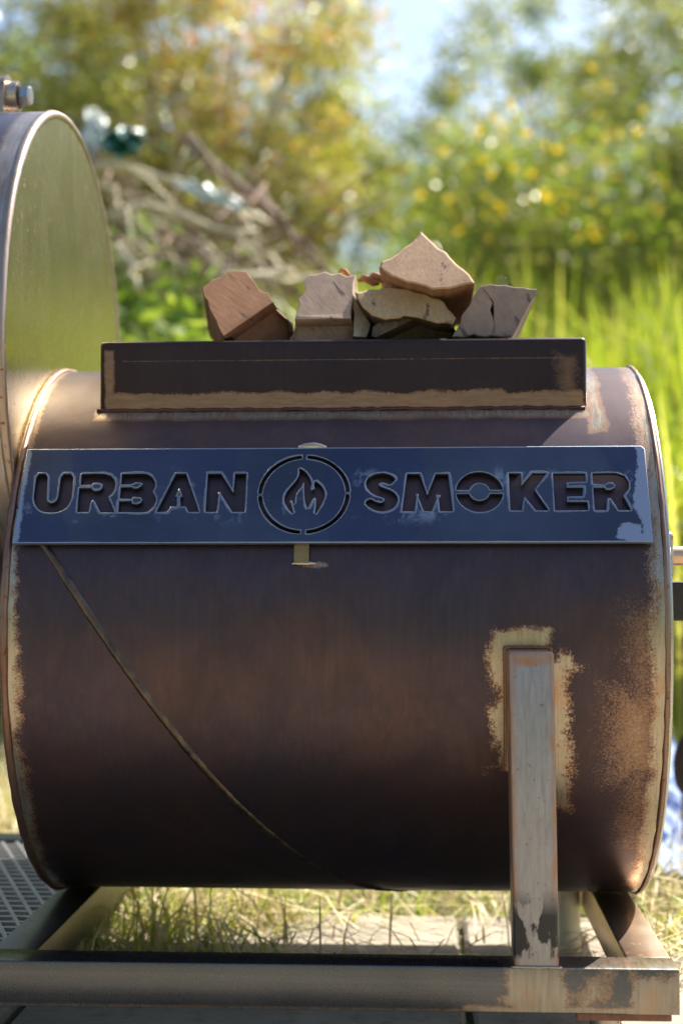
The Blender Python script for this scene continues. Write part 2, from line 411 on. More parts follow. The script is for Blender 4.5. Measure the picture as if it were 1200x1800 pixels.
def orange_patch(P):
    n = np.sin(P[:, 0]*4.1+1.0)*np.sin(P[:, 2]*3.7+.4)+0.5*np.sin(P[:, 0]*9+P[:, 2]*7)
    c = at(430, 90, 10.2); dd = (P[:, 0]-c.x)**2/0.55+(P[:, 2]-c.z)**2/0.45
    return (rng.random(len(P)) < np.clip(0.27*np.exp(-dd)+0.04*(n > .6), 0, 1)*1.0)
shrub(-60, 6.2, 0.85, 3.6, 15000, 0.045, [L_OLIVE], 'dark olive shrub at the far left behind the round chamber', low=.05)
shrub(150, 6.9, 0.75, 3.5, 13000, 0.045, [L_OLIVE, L_ORANGE], 'tall olive brown shrub behind the green plastic heap', low=.1, split=lambda P: (rng.random(len(P)) < .03))
shrub(360, 6.6, 0.80, 3.7, 17000, 0.042, [L_STRAW, L_ORANGE], 'tall dry straw coloured shrub with a patch of orange leaves', low=.1, split=orange_patch)
shrub(540, 7.4, 0.48, 3.35, 8500, 0.045, [L_YGREEN, L_ORANGE], 'yellow green shrub at the left edge of the sky gap', low=.05, clumps=50, split=lambda P: (rng.random(len(P)) < .05))
shrub(640, 9.0, 0.60, 2.15, 8000, 0.05, [L_YGREEN], 'low yellow green shrub below the sky gap', low=.05, clumps=45)
shrub(745, 9.8, 0.62, 3.15, 9500, 0.055, [L_GREEN], 'rounded mid green shrub in the middle distance under the sky gap', low=.05, clumps=45)
shrub(915, 8.6, 0.92, 3.75, 16000, 0.05, [L_GREY, L_GREEN], 'grey green shrub right of the sky gap with a loose airy top', low=.05, clumps=60, split=lambda P: (rng.random(len(P)) < .25))
shrub(1085, 7.4, 0.95, 3.75, 15000, 0.042, [L_GREY, L_OLIVE], 'tall thin leaved shrub reaching the top edge on the right', low=.05, clumps=60, split=lambda P: (rng.random(len(P)) < .3))
shrub(1290, 6.6, 0.75, 3.2, 9500, 0.042, [L_GREY, L_OLIVE], 'tall grey green shrub cut by the right edge of the photo', low=.05, clumps=55, split=lambda P: (rng.random(len(P)) < .4))
shrub(1180, 5.9, 0.60, 1.75, 9000, 0.035, [L_OLIVE, L_GREEN], 'dark low bush behind the tall grass at the right', low=.02, clumps=50, split=lambda P: (rng.random(len(P)) < .4))
fb = shrub(930, 6.0, 0.78, 2.18, 15000, 0.036, [L_OLIVE, L_GREEN], 'bushy shrub full of small yellow flowers behind the firewood', low=.03, clumps=75, split=lambda P: (rng.random(len(P)) < .35))
shrub(1470, 6.4, 0.75, 3.0, 9000, 0.05, [L_OLIVE, L_GREEN], 'olive shrub outside the photo at the right, mirrored in the chamber end', low=.02, clumps=55, split=lambda P: (rng.random(len(P)) < .4))
shrub(1720, 6.2, 0.85, 3.0, 9000, 0.05, [L_OLIVE, L_GREEN], 'second olive shrub outside the photo at the right', low=.02, clumps=55, split=lambda P: (rng.random(len(P)) < .4))
# distant trees closing the meadow
for (px, Y, rd, top, lb) in ((420, 15, 2.2, 5.0, 'far green tree behind the dry shrub'), (640, 17, 1.7, 3.9, 'small far tree low in the sky gap'),
                             (860, 17, 2.0, 4.7, 'far tree behind the grey green shrub'), (1120, 18, 2.6, 6.2, 'far tree at the right behind the thin leaved shrub'),
                             (60, 17, 2.5, 6.6, 'far tree behind the dark olive shrub')):
    shrub(px, Y, rd, top, 6500, 0.13, [L_GREEN], lb, low=.02, clumps=60, cat='tree', name='tree', spread=.32)
# yellow flowers of the flowering shrub
YEL = leafmat('petal', ((0.0, (0.88, 0.55, 0.015)), (1.0, (0.92, 0.68, 0.02))), .5, .5, .2, tint=(1, 1, .6))
def flowers(root, n):
    base = wloc(root); me = bpy.data.meshes.new('flower'); vs = [(0, 0, 0)]; fs = []
    for k in range(8):
        a = 2*math.pi*k/8; b = a+.3; vs += [(.026*math.cos(a-.3), .026*math.sin(a-.3), .008), (.031*math.cos(a), .031*math.sin(a), .004), (.026*math.cos(b), .026*math.sin(b), .008)]
        i = 1+3*k; fs += [(0, i, i+1), (0, i+1, i+2)]
    me.from_pydata(vs, [], fs); me.materials.append(YEL)
    for i in range(n):
        if i < n*.4: px, py = random.gauss(900, 95), random.gauss(235, 85)
        else: px, py = random.uniform(750, 1170), random.uniform(140, 440)
        Y = random.uniform(7.8, 8.2); p = at(px, py, Y)
        o = bpy.data.objects.new('flower', me); C.objects.link(o); o.parent = root; o.location = p-base
        o.rotation_euler = (random.uniform(.3, 1.9), random.uniform(-.6, .6), random.uniform(-.7, .7))
        o.scale = (random.uniform(.35, .75),)*3
flowers(fb, 120)
# shrubs behind the photographer, seen mirrored in the steel
for i, (x, y) in enumerate(((-6.5, -8), (-3.2, -9.5), (0.2, -9), (3.6, -9.8), (6.8, -8))):
    shrub(0, y, 2.0, 2.9+0.5*(i % 2), 6500, 0.14, [L_GREEN], 'green shrub of the row behind the photographer, mirrored in the steel', low=.0, clumps=60, spread=.3, X=x, group='shrubs behind the photographer')

# leafy weeds left, in front of the brushwood
L_WEED = leafmat('leaf_weed', ((0.0, (0.08, 0.14, 0.02)), (0.6, (0.19, 0.26, 0.04)), (1.0, (0.40, 0.42, 0.12))), 0.42, 0.28)
def weed(px, Y, top, rad, n, label):
    p = at(px, 700, Y); g = float(terr(p.x, Y)); root = empty('weed', (p.x, Y, g), label, 'weed', 'leafy weeds in front of the brushwood')
    st = MB(); P = []
    for s_ in range(9):
        a = random.uniform(0, 6.28); r = rad*random.random(); tip = Vector((p.x+r*math.cos(a), Y+r*math.sin(a)*.6, g+top*random.uniform(.6, 1)))
        b0 = Vector((p.x+random.uniform(-.05, .05), Y, g-.02)); mid = b0.lerp(tip, .5)+Vector((0, 0, top*.15))
        st.tube([b0, mid, tip], [.005, .004, .002], 5, cap=False)
        for k in range(n//9):
            t = random.random()**.8; q = (b0.lerp(mid, t*2) if t < .5 else mid.lerp(tip, t*2-1))
            P.append([q.x+random.gauss(0, .06), q.y+random.gauss(0, .06), q.z+random.gauss(0, .04)])
    st.build('stems', L_WEED, root, smooth=True, recalc=False); leaves('foliage', np.array(P), 0.06, [L_WEED], root)
wl = ['leafy weed beside the edge of the round chamber', 'bright leafy weed between chamber and firewood', 'dense leafy weed above the left end of the black box',
      'leafy weed just left of the leftmost log', 'broad bright weed behind the leftmost log', 'leafy weed between the two left logs', 'small weed at the foot of the brushwood heap',
      'tall weed leaning over the brushwood', 'leafy weed low behind the chamber edge',
      'weed growing through the left end of the heap', 'weed growing through the middle of the heap', 'weed at the heap behind the leftmost log', 'weed at the right end of the heap', 'weed behind the heap below the green plastic', 'weed right of the heap above the squarish log', 'weed behind the crest of the heap']
for i, (px, Y, tp, rd) in enumerate(((215, 3.5, .72, .20), (270, 3.3, .66, .18), (310, 3.5, .66, .2), (345, 3.2, .78, .16), (440, 3.5, .62, .2), (520, 3.5, .58, .2), (590, 3.6, .5, .2), (240, 3.7, .80, .2), (190, 3.1, .70, .16), (200, 4.1, .62, .25), (300, 4.2, .50, .25), (400, 4.2, .46, .25), (480, 4.1, .55, .25), (260, 4.5, .75, .3), (560, 4.3, .6, .28), (360, 4.6, .75, .3))):
    weed(px, Y, tp, rd, 900, wl[i])

# cut branches of the brushwood heap
BR1 = simple('cut_bark', (0.26, 0.165, 0.12), (0.12, 0.075, 0.055), 18, 0.8, 0, .5)
BR2 = simple('pale_wood', (0.66, 0.58, 0.40), (0.5, 0.40, 0.26), 18, 0.6, 0, .4)
def branch(p0, p1, r, mat, label, group=None, twigs=4):
    p0, p1 = Vector(p0), Vector(p1); L = (p1-p0).length
    root = empty('cut_branch', p0, label, 'branch', group); b = MB()
    q = [p0.lerp(p1, k/6)+Vector((random.gauss(0, .012), random.gauss(0, .012), random.gauss(0, .015)+.04*L*math.sin(math.pi*k/6))) for k in range(7)]
    b.tube(q, [r*(1-.08*k) for k in range(7)], 7); b.build('stem', mat, root, smooth=True)
    for k in range(twigs):
        j = random.randint(1, 5); d = Vector((random.gauss(0, .22), random.gauss(0, .1), random.gauss(.08, .16)))
        tw = MB(); tw.tube([q[j], q[j]+d*.5+Vector((0, 0, .02)), q[j]+d], [r*.4, r*.3, r*.15], 5); tw.build('twig', mat, root, smooth=True)
branch(at(175, 285, 4.0), at(470, 395, 4.1), .013, BR2, 'thick pale debarked branch across the top of the heap', twigs=3)
branch(at(330, 255, 4.1), at(570, 470, 4.2), .014, BR1, 'long pinkish brown branch slanting down to the right edge of the heap')
branch(at(200, 375, 3.9), at(460, 415, 3.9), .010, BR2, 'thin pale branch lying level across the middle of the heap', twigs=3)
branch(at(200, 420, 3.8), at(245, 520, 3.8), .012, BR2, 'short pale upright stick at the left of the heap', twigs=1)
branch(at(420, 330, 4.4), at(600, 500, 4.4), .015, BR1, 'dark branch at the right end of the heap behind the firewood')
for k in range(40):
    x0 = random.uniform(150, 420); y0 = 265+(x0-160)*.42+random.uniform(0, 200); a = random.gauss(.42, .35); Ln = random.uniform(110, 230)
    branch(at(x0, y0, random.uniform(3.9, 4.5)), at(x0+Ln*math.cos(a), y0+Ln*math.sin(a), random.uniform(3.9, 4.5)), random.uniform(.003, .008),
           random.choice([BR1, BR1, BR2]), 'cut branch tangled in the brushwood heap', 'cut branches tangled in the brushwood heap')
# crumpled green plastic on the heap
def crumple(name, px, py, Y, sx, sy, mat, label, cat, amp=.05, rot=0, n=22):
    c = at(px, py, Y); V = []; sd = random.uniform(0, 50)
    for j in range(n):
        for i in range(n):
            u, v = i/(n-1)-.5, j/(n-1)-.5
            k = math.sin(u*11+sd)*math.cos(v*9+sd)+.6*math.sin(u*23+v*17+sd)+.4*abs(math.sin(v*31-u*13))
            x, z = u*sx*(1+.2*math.sin(v*5+sd)), v*sy*(1+.2*math.sin(u*4+sd))
            x, z = x*math.cos(rot)-z*math.sin(rot), x*math.sin(rot)+z*math.cos(rot)
            V.append((c.x+x, c.y+amp*k+z*.5, c.z+z+amp*.4*k))
    Q = [(j*n+i, j*n+i+1, (j+1)*n+i+1, (j+1)*n+i) for j in range(n-1) for i in range(n-1)]
    tag(np_mesh(name, V, Q, mat, origin=c), label, cat)
GP = simple('green_plastic', (0.02, 0.16, 0.09), (0.01, 0.09, 0.05), 10, 0.22, 0, .1, spec=.8)
WP = simple('white_plastic', (0.66, 0.70, 0.64), (0.55, 0.60, 0.50), 10, 0.3, 0, .1, spec=.6)
crumple('plastic_sheet', 215, 250, 4.0, .11, .08, GP, 'crumpled dark green plastic sheet on top of the brushwood heap', 'plastic sheet', amp=.03)
crumple('plastic_sheet', 165, 235, 4.05, .07, .14, WP, 'whitish crumpled plastic piece beside the green sheet', 'plastic sheet', amp=.02)
crumple('bark_strip', 372, 342, 3.95, .19, .035, WP, 'pale curled bark strip on the brushwood heap', 'bark strip', amp=.012, rot=-.42)

# light blue cloth lying in the grass at the right
def cloth():
    P = [atz(*p, .0) for p in ((1105, 1405), (1166, 1378), (1215, 1470), (1290, 1560), (1100, 1563))]
    n = 26; V = []
    a, b, c, d = P[0], P[1], P[3], P[4]
    for j in range(n):
        for i in range(n):
            u, v = i/(n-1), j/(n-1); q = (d.lerp(c, u)).lerp(a.lerp(b, u), v)
            hgt = .035+.07*v+.012*math.sin(u*9+v*4)+.010*math.sin(v*14-u*5)+.006*math.sin(u*31+v*23)
            V.append((q.x+.012*math.sin(v*11), q.y, hgt))
    Q = [(j*n+i, j*n+i+1, (j+1)*n+i+1, (j+1)*n+i) for j in range(n-1) for i in range(n-1)]
    m = simple('blue_cloth', (0.24, 0.32, 0.56), (0.19, 0.26, 0.48), 6, .8, 0, .2)
    o = np_mesh('cloth', V, Q, m, smooth=True, origin=(V[n*n//2][0], V[n*n//2][1], 0.0))
    tag(o, 'pale blue cloth spread in the grass behind the right end of the drum', 'cloth')
cloth()
# pale leg standing behind the drum
def stake():
    b = MB(); p = atz(1000, 1672, 0.0); 
    b.tube([(p.x, p.y, 0), (p.x-.002, p.y, .1), (p.x-.006, p.y+.01, .32)], [.012, .012, .011], 14)
    o = b.build('stake', simple('pale_paint', (0.62, 0.58, 0.44), sc=12, rough=.5), smooth=True, auto=.6, origin=(p.x, p.y, 0))
    tag(o, 'pale upright stake on the slab behind the right post', 'stake')
stake()
def reed():
    p = atz(1203, 1392, 0.0); p = Vector((at(1201, 1300, 2.0).x, 2.0, 0)); root = empty('reed', (p.x, p.y, float(terr(p.x, p.y))), 'dark reed with a shaggy seed head right beside the drum', 'reed')
    b = MB(); t0 = at(1200, 1395, 2.0); t1 = at(1203, 1290, 2.0); t2 = at(1200, 1090, 2.0)
    b.tube([(p.x, p.y, terr(p.x, p.y)), t0, t1, t2, t2+Vector((.0, 0, .06))], [.003, .003, .003, .002, .001], 6); b.build('stem', BARK, root, smooth=True)
    h = MB(); h.tube([t0.lerp(t1, k/8) for k in range(9)], [.004, .010, .013, .014, .015, .014, .012, .008, .003], 10)
    for k in range(160):
        q = t0.lerp(t1, random.uniform(.1, .95)); d = Vector((random.gauss(0, 1), random.gauss(0, 1), random.gauss(-.3, .6))).normalized()
        h.add([q+d*.01, q+d*.01+Vector((.002, 0, 0)), q+d*.019], [(0, 1, 2)])
    h.build('seed_head', simple('dark_brown', (0.045, 0.03, 0.02), sc=80, rough=.95), root)
reed()

# ------------------------------------------------------------------ THE SMOKER
smoker = empty('barbecue_smoker', ROOT, 'raw steel offset barbecue smoker with a cut-out nameplate, standing on slabs', 'smoker')
band = lambda px, Y=1.25: at(px, 1133, Y).x
DRUM = steel('drum_steel', [
    (0.179, 0.23, H-0.31, H-0.03, .024, .008, .03), (0.162, 0.19, H-0.24, H-0.03, .03, .06, .10),      # right rim
    (0.182, 0.23, H-0.05, H+0.25, .020, .008, .030),
    (0.146, 0.20, H-0.18, H-0.095, .022, .05, .11),
    (-0.40, -0.331, H-0.31, H+0.06, .030, .006, .02),    # left rim
    (-0.40, -0.335, H+0.05, H+0.25, .012, .006, .010),
    (0.054, 0.080, H-0.165, H-0.058, .042, .005, .03),   # round the post, left
    (0.092, 0.121, H-0.200, H-0.068, .045, .006, .04),   # right
    (0.054, 0.104, H-0.085, H-0.048, .036, .005, .014),   # top
    (-0.290, 0.148, H+0.129, H+0.141, .006, .004, .004), # below the box
    (0.142, 0.160, H+0.115, H+0.25, .014, .006, .006),
    (-0.098, -0.076, H+0.0000, H+0.0045, .008, .003, .006)],
    bare=(0.43, 0.365, 0.27), rs=.40, rb=.28, metal=.80, mottle=.5, rust_edge=.75)
d = MB(); d.cyl_x(DX0, DX1, DY, DZ, DR, n=220, cap0=True, cap1=True, seg=70)
def dent(v):        # rolled plate is never quite true
    a = math.atan2(v[2]-DZ, v[1]-DY); x = v[0]
    k = math.sin(x*23+a*3)*math.sin(a*9-x*7)+.6*math.sin(x*47+a*17+1)*math.sin(a*21+x*11)+.35*math.sin(x*90+a*5)*math.sin(a*33+2)
    g = min(1, (x-DX0)/.03, (DX1-x)/.03)
    r_ = 1+.00022*k*max(0, g)/DR
    return (x, DY+(v[1]-DY)*r_, DZ+(v[2]-DZ)*r_)
d.v = [dent(v) for v in d.v]
drum = d.build('firebox_drum', DRUM, smoker, smooth=True, auto=.6)
RIM = steel('rim_rust', [(-9, 9, -9, 9, 0, 1, 0)][:0], scale=(0.16, 0.08, 0.06), scale2=(0.26, 0.18, 0.13), rs=.42, spots=1)
BARE = steel('bare_steel', scale=(0.45, 0.40, 0.34), scale2=(0.34, 0.28, 0.21), rs=.34, spots=.4)
BARE_G = steel('polished_steel', scale=(0.50, 0.49, 0.44), scale2=(0.44, 0.42, 0.36), rs=.26)
# weld ridge winding round the drum
sm = MB(); pts = []; rr = []
k = 0
dg = 26.0
while dg > -100:
    X = -0.3185+0.00300*(19.5-dg)
    pts.append(drum_pt(X, dg, -0.0027)); rr.append(.0043+random.uniform(-.0003, .0004)); dg -= .55
sm.tube(pts, rr, 8)
sm.build('weld_seam', steel('seam_steel', scale=(0.050, 0.038, 0.040), scale2=(0.105, 0.078, 0.05), rs=.40, spots=.6, streak=(90, 90, 40), strk=.7), drum, smooth=True)
def ring_x(x, y, z, r, rad, n=150, jit=.0005):
    b = MB(); vs = []; m_ = 8
    for k in range(n):
        a = 2*math.pi*k/n; rj = rad+random.uniform(-jit, jit)
        for j in range(m_):
            q = 2*math.pi*j/m_; rrr = r+rj*math.cos(q)
            vs.append((x+rj*math.sin(q), y-rrr*math.cos(a), z+rrr*math.sin(a)))
    fs = [(k*m_+j, k*m_+(j+1) % m_, ((k+1) % n)*m_+(j+1) % m_, ((k+1) % n)*m_+j) for k in range(n) for j in range(m_)]
    b.add(vs, fs); return b
ring_x(DX0+.002, DY, DZ, DR, .0035).build('rim_weld', RIM, drum, smooth=True)
ring_x(DX1, DY, DZ, DR-.0005, .0024).build('rim_weld', RIM, drum, smooth=True)
# door disc closing the right end
dd = MB(); dd.cyl_x(DX1+.0015, DX1+.005, DY-.001, DZ-.001, DR-.0015, n=150, fillet=.0015)
door = dd.build('firebox_door', BARE_G, smoker, smooth=True, auto=.5)
hp = at(1176, 935, 1.30); hq = at(1176, 1016, 1.30)
hb = box(DX1+.0051, DX1+.0051+.0095, 1.28, 1.325, hq.z, hp.z).build('hinge_lug', BARE, door, bevel=.004, bseg=3)
rc = at(1190, 977, 1.31)
rb_ = MB(); rb_.tube([(DX1+.014, 1.305, rc.z), (DX1+.16, 1.305, rc.z)], .0082, 24)
rb_.build('handle_rod', steel('rod_steel', scale=(0.62, 0.42, 0.30), scale2=(0.5, 0.28, 0.14), rs=.35), door, smooth=True, auto=.6)
ba = at(1190, 1022, 1.33); bb = at(1190, 1090, 1.33)
DARK = steel('dark_steel', scale=(0.03, 0.028, 0.03), scale2=(0.05, 0.04, 0.035), rs=.55, metal=.6)
box(DX1+.0051, DX1+.030, 1.31, 1.345, bb.z, ba.z).build('latch_block', DARK, door, bevel=.002)
box(DX1+.030, DX1+.06, 1.315, 1.34, bb.z, bb.z+.018).build('latch_arm', DARK, door, bevel=.002)

# cooking chamber at the left, higher than the drum
CH = steel('chamber_steel', [(-.372, -.34, 0, 2, .012, .006, .01), (-.46, -.37, CZ+CR-.02, 2, .03, .01, .01)], scale=(0.08, 0.08, 0.11), scale2=(0.12, 0.10, 0.10), bare=(0.40, 0.36, 0.32), rs=.32)
c_ = MB(); c_.cyl_x(-1.30, DX0-.004, CY, CZ, CR, n=160, seg=4, fillet=0)
chamber = c_.build('cooking_chamber', CH, smoker, smooth=True, auto=.6)
CRIM = steel('chamber_rim', scale=(0.30, 0.22, 0.17), scale2=(0.38, 0.30, 0.24), rs=.36, spots=1.0)
# end plate: thin disc with rounded rim; hidden lower part meets the drum
e_ = MB(); prof = [(0, CR-.0105), (.0015, CR-.0075)]; n = 200
for k in range(9):
    a = math.pi*k/8; prof.append((DX0-.004 - DX0+.004 + .0, 0)) if False else None
e_.cyl_x(DX0-.0038, DX0-.0005, CY, CZ, CR-.006, n=200)
PLATE = steel('end_plate_steel', scale=(0.38, 0.34, 0.19), scale2=(0.31, 0.275, 0.155), rs=.24, metal=.95, streak=(5, 260, 4), spots=.1, mottle=.12)
e_.build('end_plate', PLATE, chamber, smooth=True, auto=.5)
ring_x(DX0-.0035, CY, CZ, CR-.0035, .0048, n=220, jit=.0002).build('rim_weld', CRIM, chamber, smooth=True)
# lug with a bolt on top of the chamber
lx1 = at(22, 200, 1.47).x; lz0, lz1 = at(20, 214, 1.47).z, at(20, 142, 1.47).z
def lug(x0, x1, zc, r, zb, y):
    b = MB(); prof = [(-r, zb)]+[(-r*math.cos(math.pi*k/12), zc+r*math.sin(math.pi*k/12)) for k in range(13)]+[(r, zb)]
    n = len(prof); vs = [(x0, y+a, z) for a, z in prof]+[(x1, y+a, z) for a, z in prof]
    b.add(vs, [tuple(range(n)), tuple(range(n, 2*n))[::-1]]+[(k, (k+1) % n, n+(k+1) % n, n+k) for k in range(n)]); return b
zc = (lz0+lz1)/2+.004
lg = lug(at(-60, 200, 1.47).x, at(19, 200, 1.47).x, zc, .019, CZ+CR-.015, 1.465).build('hinge_lug', CRIM, chamber, bevel=.0015)
bz = at(45, 166, 1.46).z; xw = at(18, 200, 1.47).x
t_ = MB(); t_.tube([(xw, 1.465, bz), (at(32, 166, 1.46).x, 1.465, bz)], .0145, 30); t_.build('spacer', BARE, lg, smooth=True, auto=.6)
t_ = MB(); t_.tube([(at(30, 166, 1.46).x, 1.465, bz), (at(35, 166, 1.46).x, 1.465, bz)], .0125, 30); t_.build('washer', DARK, lg, smooth=True, auto=.6)
t_ = MB(); t_.tube([(at(34, 166, 1.46).x, 1.465, bz), (at(50, 166, 1.46).x, 1.465, bz), (at(53.5, 166, 1.46).x, 1.465, bz)], [.0105, .0105, .0088], 6); t_.build('bolt', steel('bolt_steel', scale=(.3, .3, .32), scale2=(.6, .55, .45), rs=.3), lg)

# warming box on top of the drum
BOXM = steel('box_steel', [(BX0+.003, BX1-.002, BZ0-.01, BZ0+.0255, .016, .002, .007), (BX0+.004, BX0+.0135, BZ0, BZ1-.008, .006, .002, .004),
                           (BX1-.026, BX1-.008, BZ0+.01, BZ1-.014, .03, .022, .02),
                           (BX0+.02, BX1-.02, BZ1-.0188, BZ1-.0180, .0010, .0006, .002)],
              scale=(0.030, 0.019, 0.020), scale2=(0.042, 0.025, 0.022), bare=(0.29, 0.175, 0.105), rs=.40, rb=.45, rust_edge=.35, metal=.75, bstreak=(60, 60, 420), mottle=.35)
tray = box(BX0, BX1, BY0, BY1, H+.085, BZ1).build('warming_box', BOXM, smoker, bevel=.0045, bseg=4, smooth=True, auto=.9)
# weld line along the foot of the box
SEAMD = steel('seam_dark', scale=(0.06, 0.03, 0.04), scale2=(0.10, 0.05, 0.04), rs=.5)
wl_ = MB(); wl_.tube([(BX0-.002+k*.0043, BY0-.0012+random.uniform(-.0006, .0006), DZ+math.sqrt(DR**2-(BY0-DY)**2)+.0005-.0008+random.uniform(-.0006, .0006)) for k in range(101)], .0018, 6)
wl_.build('weld_seam', SEAMD, tray, smooth=True)

# nameplate
PN = Vector((0, -.88, .475)).normalized(); PV = Vector((0, .475, .88)).normalized()
PC = Vector((-.075, 1.2526, H+.064))
def uv(px, py):
    q = at_plane(px, py, PC, PN)-PC; return (q.x, q.dot(PV))
def zc_(pts, ox, oy, s): return [(ox+a/s, oy+b/s) for a, b in pts]
def chaikin(p, n=1):
    for _ in range(n):
        q = []
        for i in range(len(p)):
            a, b = p[i], p[(i+1) % len(p)]
            q += [(a[0]*.78+b[0]*.22, a[1]*.78+b[1]*.22), (a[0]*.22+b[0]*.78, a[1]*.22+b[1]*.78)]
        p = q
    return p
Z5 = lambda p: zc_(p, 30, 810, 5.0); Z6 = lambda p: zc_(p, 250, 810, 5.714); Z7 = lambda p: zc_(p, 440, 780, 6.0)
Z8 = lambda p: zc_(p, 620, 810, 4.615); Z9 = lambda p: zc_(p, 860, 810, 4.0)
cut = []
cut.append(Z5([(176,115),(272,115),(265,240),(258,330),(266,362),(300,376),(338,364),(362,330),(372,260),(392,115),(497,115),(487,260),(478,330),(462,375),(435,412),(395,438),(340,453),(280,455),(230,447),(190,425),(162,390),(148,335),(156,260)]))
cut.append(Z5([(570,118),(690,114),(770,116),(825,133),(855,165),(864,205),(858,245),(840,285),(800,320),(830,385),(858,452),(735,452),(700,385),(682,350),(664,343),(646,360),(638,400),(632,450),(530,450),(538,350),(549,240),(656,240),(660,256),(690,268),(730,260),(752,240),(757,215),(745,198),(715,190),(675,193),(655,212),(562,212)]))
B = Z5([(890,450),(900,355),(1005,355),(1010,378),(1055,384),(1092,368),(1106,342),(1088,318),(1020,316),(1004,335),(905,335),(914,234),(1014,232),(1022,244),(1060,243),(1094,224),(1106,204),(1085,187),(1035,190),(1010,206),(918,206),(925,118),(1060,114),(1110,114)])
B += Z6([(50,134),(100,165),(128,212),(130,258),(104,310),(132,362),(138,405),(112,465),(60,510),(0,517)])
cut.append(B)
cut.append(Z6([(340,130),(440,130),(570,512),(465,512),(438,458),(384,458),(384,362),(410,362),(375,270),(330,362),(348,362),(348,458),(285,458),(250,512),(145,512)]))
cut.append(Z6([(662,130),(790,130),(915,325),(937,130),(1045,130),(1028,512),(905,512),(770,298),(750,512),(636,512)]))
cut.append(Z7([(512,255),(575,292),(618,345),(642,415),(652,508),(672,455),(680,392),(732,430),(772,480),(786,540),(766,612),(722,690),(678,748),(694,670),(693,600),(682,556),(640,605),(604,692),(578,620),(569,520),(568,392),(540,450),(490,512),(468,560),(468,640),(440,618),(422,590),(428,650),(455,745),(400,690),(362,625),(358,570),(385,505),(450,430),(500,370),(520,312)]))
cut.append(Z8([(350,148),(300,195),(268,180),(230,172),(204,184),(212,206),(250,220),(305,240),(348,270),(364,312),(350,358),(310,395),(235,413),(160,396),(92,345),(138,305),(180,333),(230,345),(262,325),(250,300),(200,285),(150,262),(115,225),(105,180),(125,135),(175,106),(245,98),(305,115)]))
cut.append(Z8([(440,107),(540,107),(602,285),(672,107),(770,107),(808,408),(705,408),(692,262),(640,408),(575,408),(517,258),(497,408),(400,408)]))
cut.append(Z9([(135,88),(218,88),(222,178),(300,88),(398,88),(312,205),(412,348),(325,348),(245,250),(230,290),(226,348),(145,348)]))
cut.append(Z9([(445,90),(668,90),(672,146),(535,150),(540,190),(655,190),(650,248),(540,250),(542,290),(685,290),(690,346),(458,348)]))
cut.append(Z9([(722,90),(820,86),(890,88),(945,108),(974,150),(974,195),(935,245),(990,346),(905,346),(850,262),(822,262),(818,346),(738,346),(728,190),(808,190),(815,205),(850,205),(880,190),(882,170),(862,150),(830,150),(808,165),(725,162)]))
cutuv = []
for i, p in enumerate(cut):
    q = [uv(*a) for a in p]
    if i in (6,): q = chaikin(q, 2)
    if i in (0, 5): q = chaikin(q, 1)
    cutuv.append(q)
def arc(c, ro, ri, a0, a1, n=26):
    P = [(c[0]+ro*math.cos(a0+(a1-a0)*k/n), c[1]+ro*math.sin(a0+(a1-a0)*k/n)) for k in range(n+1)]
    return P+[(c[0]+ri*math.cos(a1-(a1-a0)*k/n), c[1]+ri*math.sin(a1-(a1-a0)*k/n)) for k in range(n+1)]
oc = uv(842, 864.5); ro = (uv(883, 865)[0]-uv(801, 865)[0])/2
g1 = .0020
a_o, a_i = math.asin(g1/ro), math.asin(g1/(ro*.45))
def half(c, ro, ri, sgn, g, n=28):
    ao, ai = math.asin(g/ro), math.asin(g/ri)
    P = [(c[0]+ro*math.cos(ao+(math.pi-2*ao)*k/n), c[1]+sgn*ro*math.sin(ao+(math.pi-2*ao)*k/n)) for k in range(n+1)]
    return P+[(c[0]-ri*math.cos(ai+(math.pi-2*ai)*k/n), c[1]+sgn*ri*math.sin(ai+(math.pi-2*ai)*k/n)) for k in range(n+1)]
cutuv += [half(oc, ro, ro*.46, 1, g1), half(oc, ro, ro*.46, -1, g1)]
rc_ = uv(534, 868.5); RO = (uv(614, 868)[0]-uv(454, 868)[0])/2; RI = RO-.0031
gp = .05
for k in range(4):
    cutuv.append(arc(rc_, RO, RI, k*math.pi/2+gp+.04*(k % 2), (k+1)*math.pi/2-gp+.04*(k % 2)))
cu = bpy.data.curves.new('plate_outline', 'CURVE'); cu.dimensions = '2D'; cu.fill_mode = 'BOTH'
outer = [uv(48, 787.5), uv(1133, 786), uv(1146, 953.5), uv(24, 953.5)]
x0_, x1_ = (outer[0][0]+outer[3][0])/2, (outer[1][0]+outer[2][0])/2
y1_, y0_ = (outer[0][1]+outer[1][1])/2, (outer[2][1]+outer[3][1])/2
rect = [(x0_, y0_), (x1_, y0_), (x1_, y1_-.003), (x1_-.003, y1_), (x0_, y1_)]
for q in [rect]+cutuv:
    sp = cu.splines.new('POLY'); sp.points.add(len(q)-1); sp.use_cyclic_u = True
    for i, a in enumerate(q): sp.points[i].co = (a[0], a[1], 0, 1)
cu.extrude = .0014; cu.bevel_depth = .00035; cu.bevel_resolution = 1; cu.offset = -.0003
co = bpy.data.objects.new('tmp_outline', cu); C.objects.link(co)
dg_ = bpy.context.evaluated_depsgraph_get(); me = bpy.data.meshes.new_from_object(co.evaluated_get(dg_))
bpy.data.objects.remove(co); bpy.data.curves.remove(cu); me.materials.clear()
M = Matrix((Vector((1, 0, 0)), PV, PN)).transposed().to_4x4(); M.translation = PC-PN*.0016
me.transform(M)
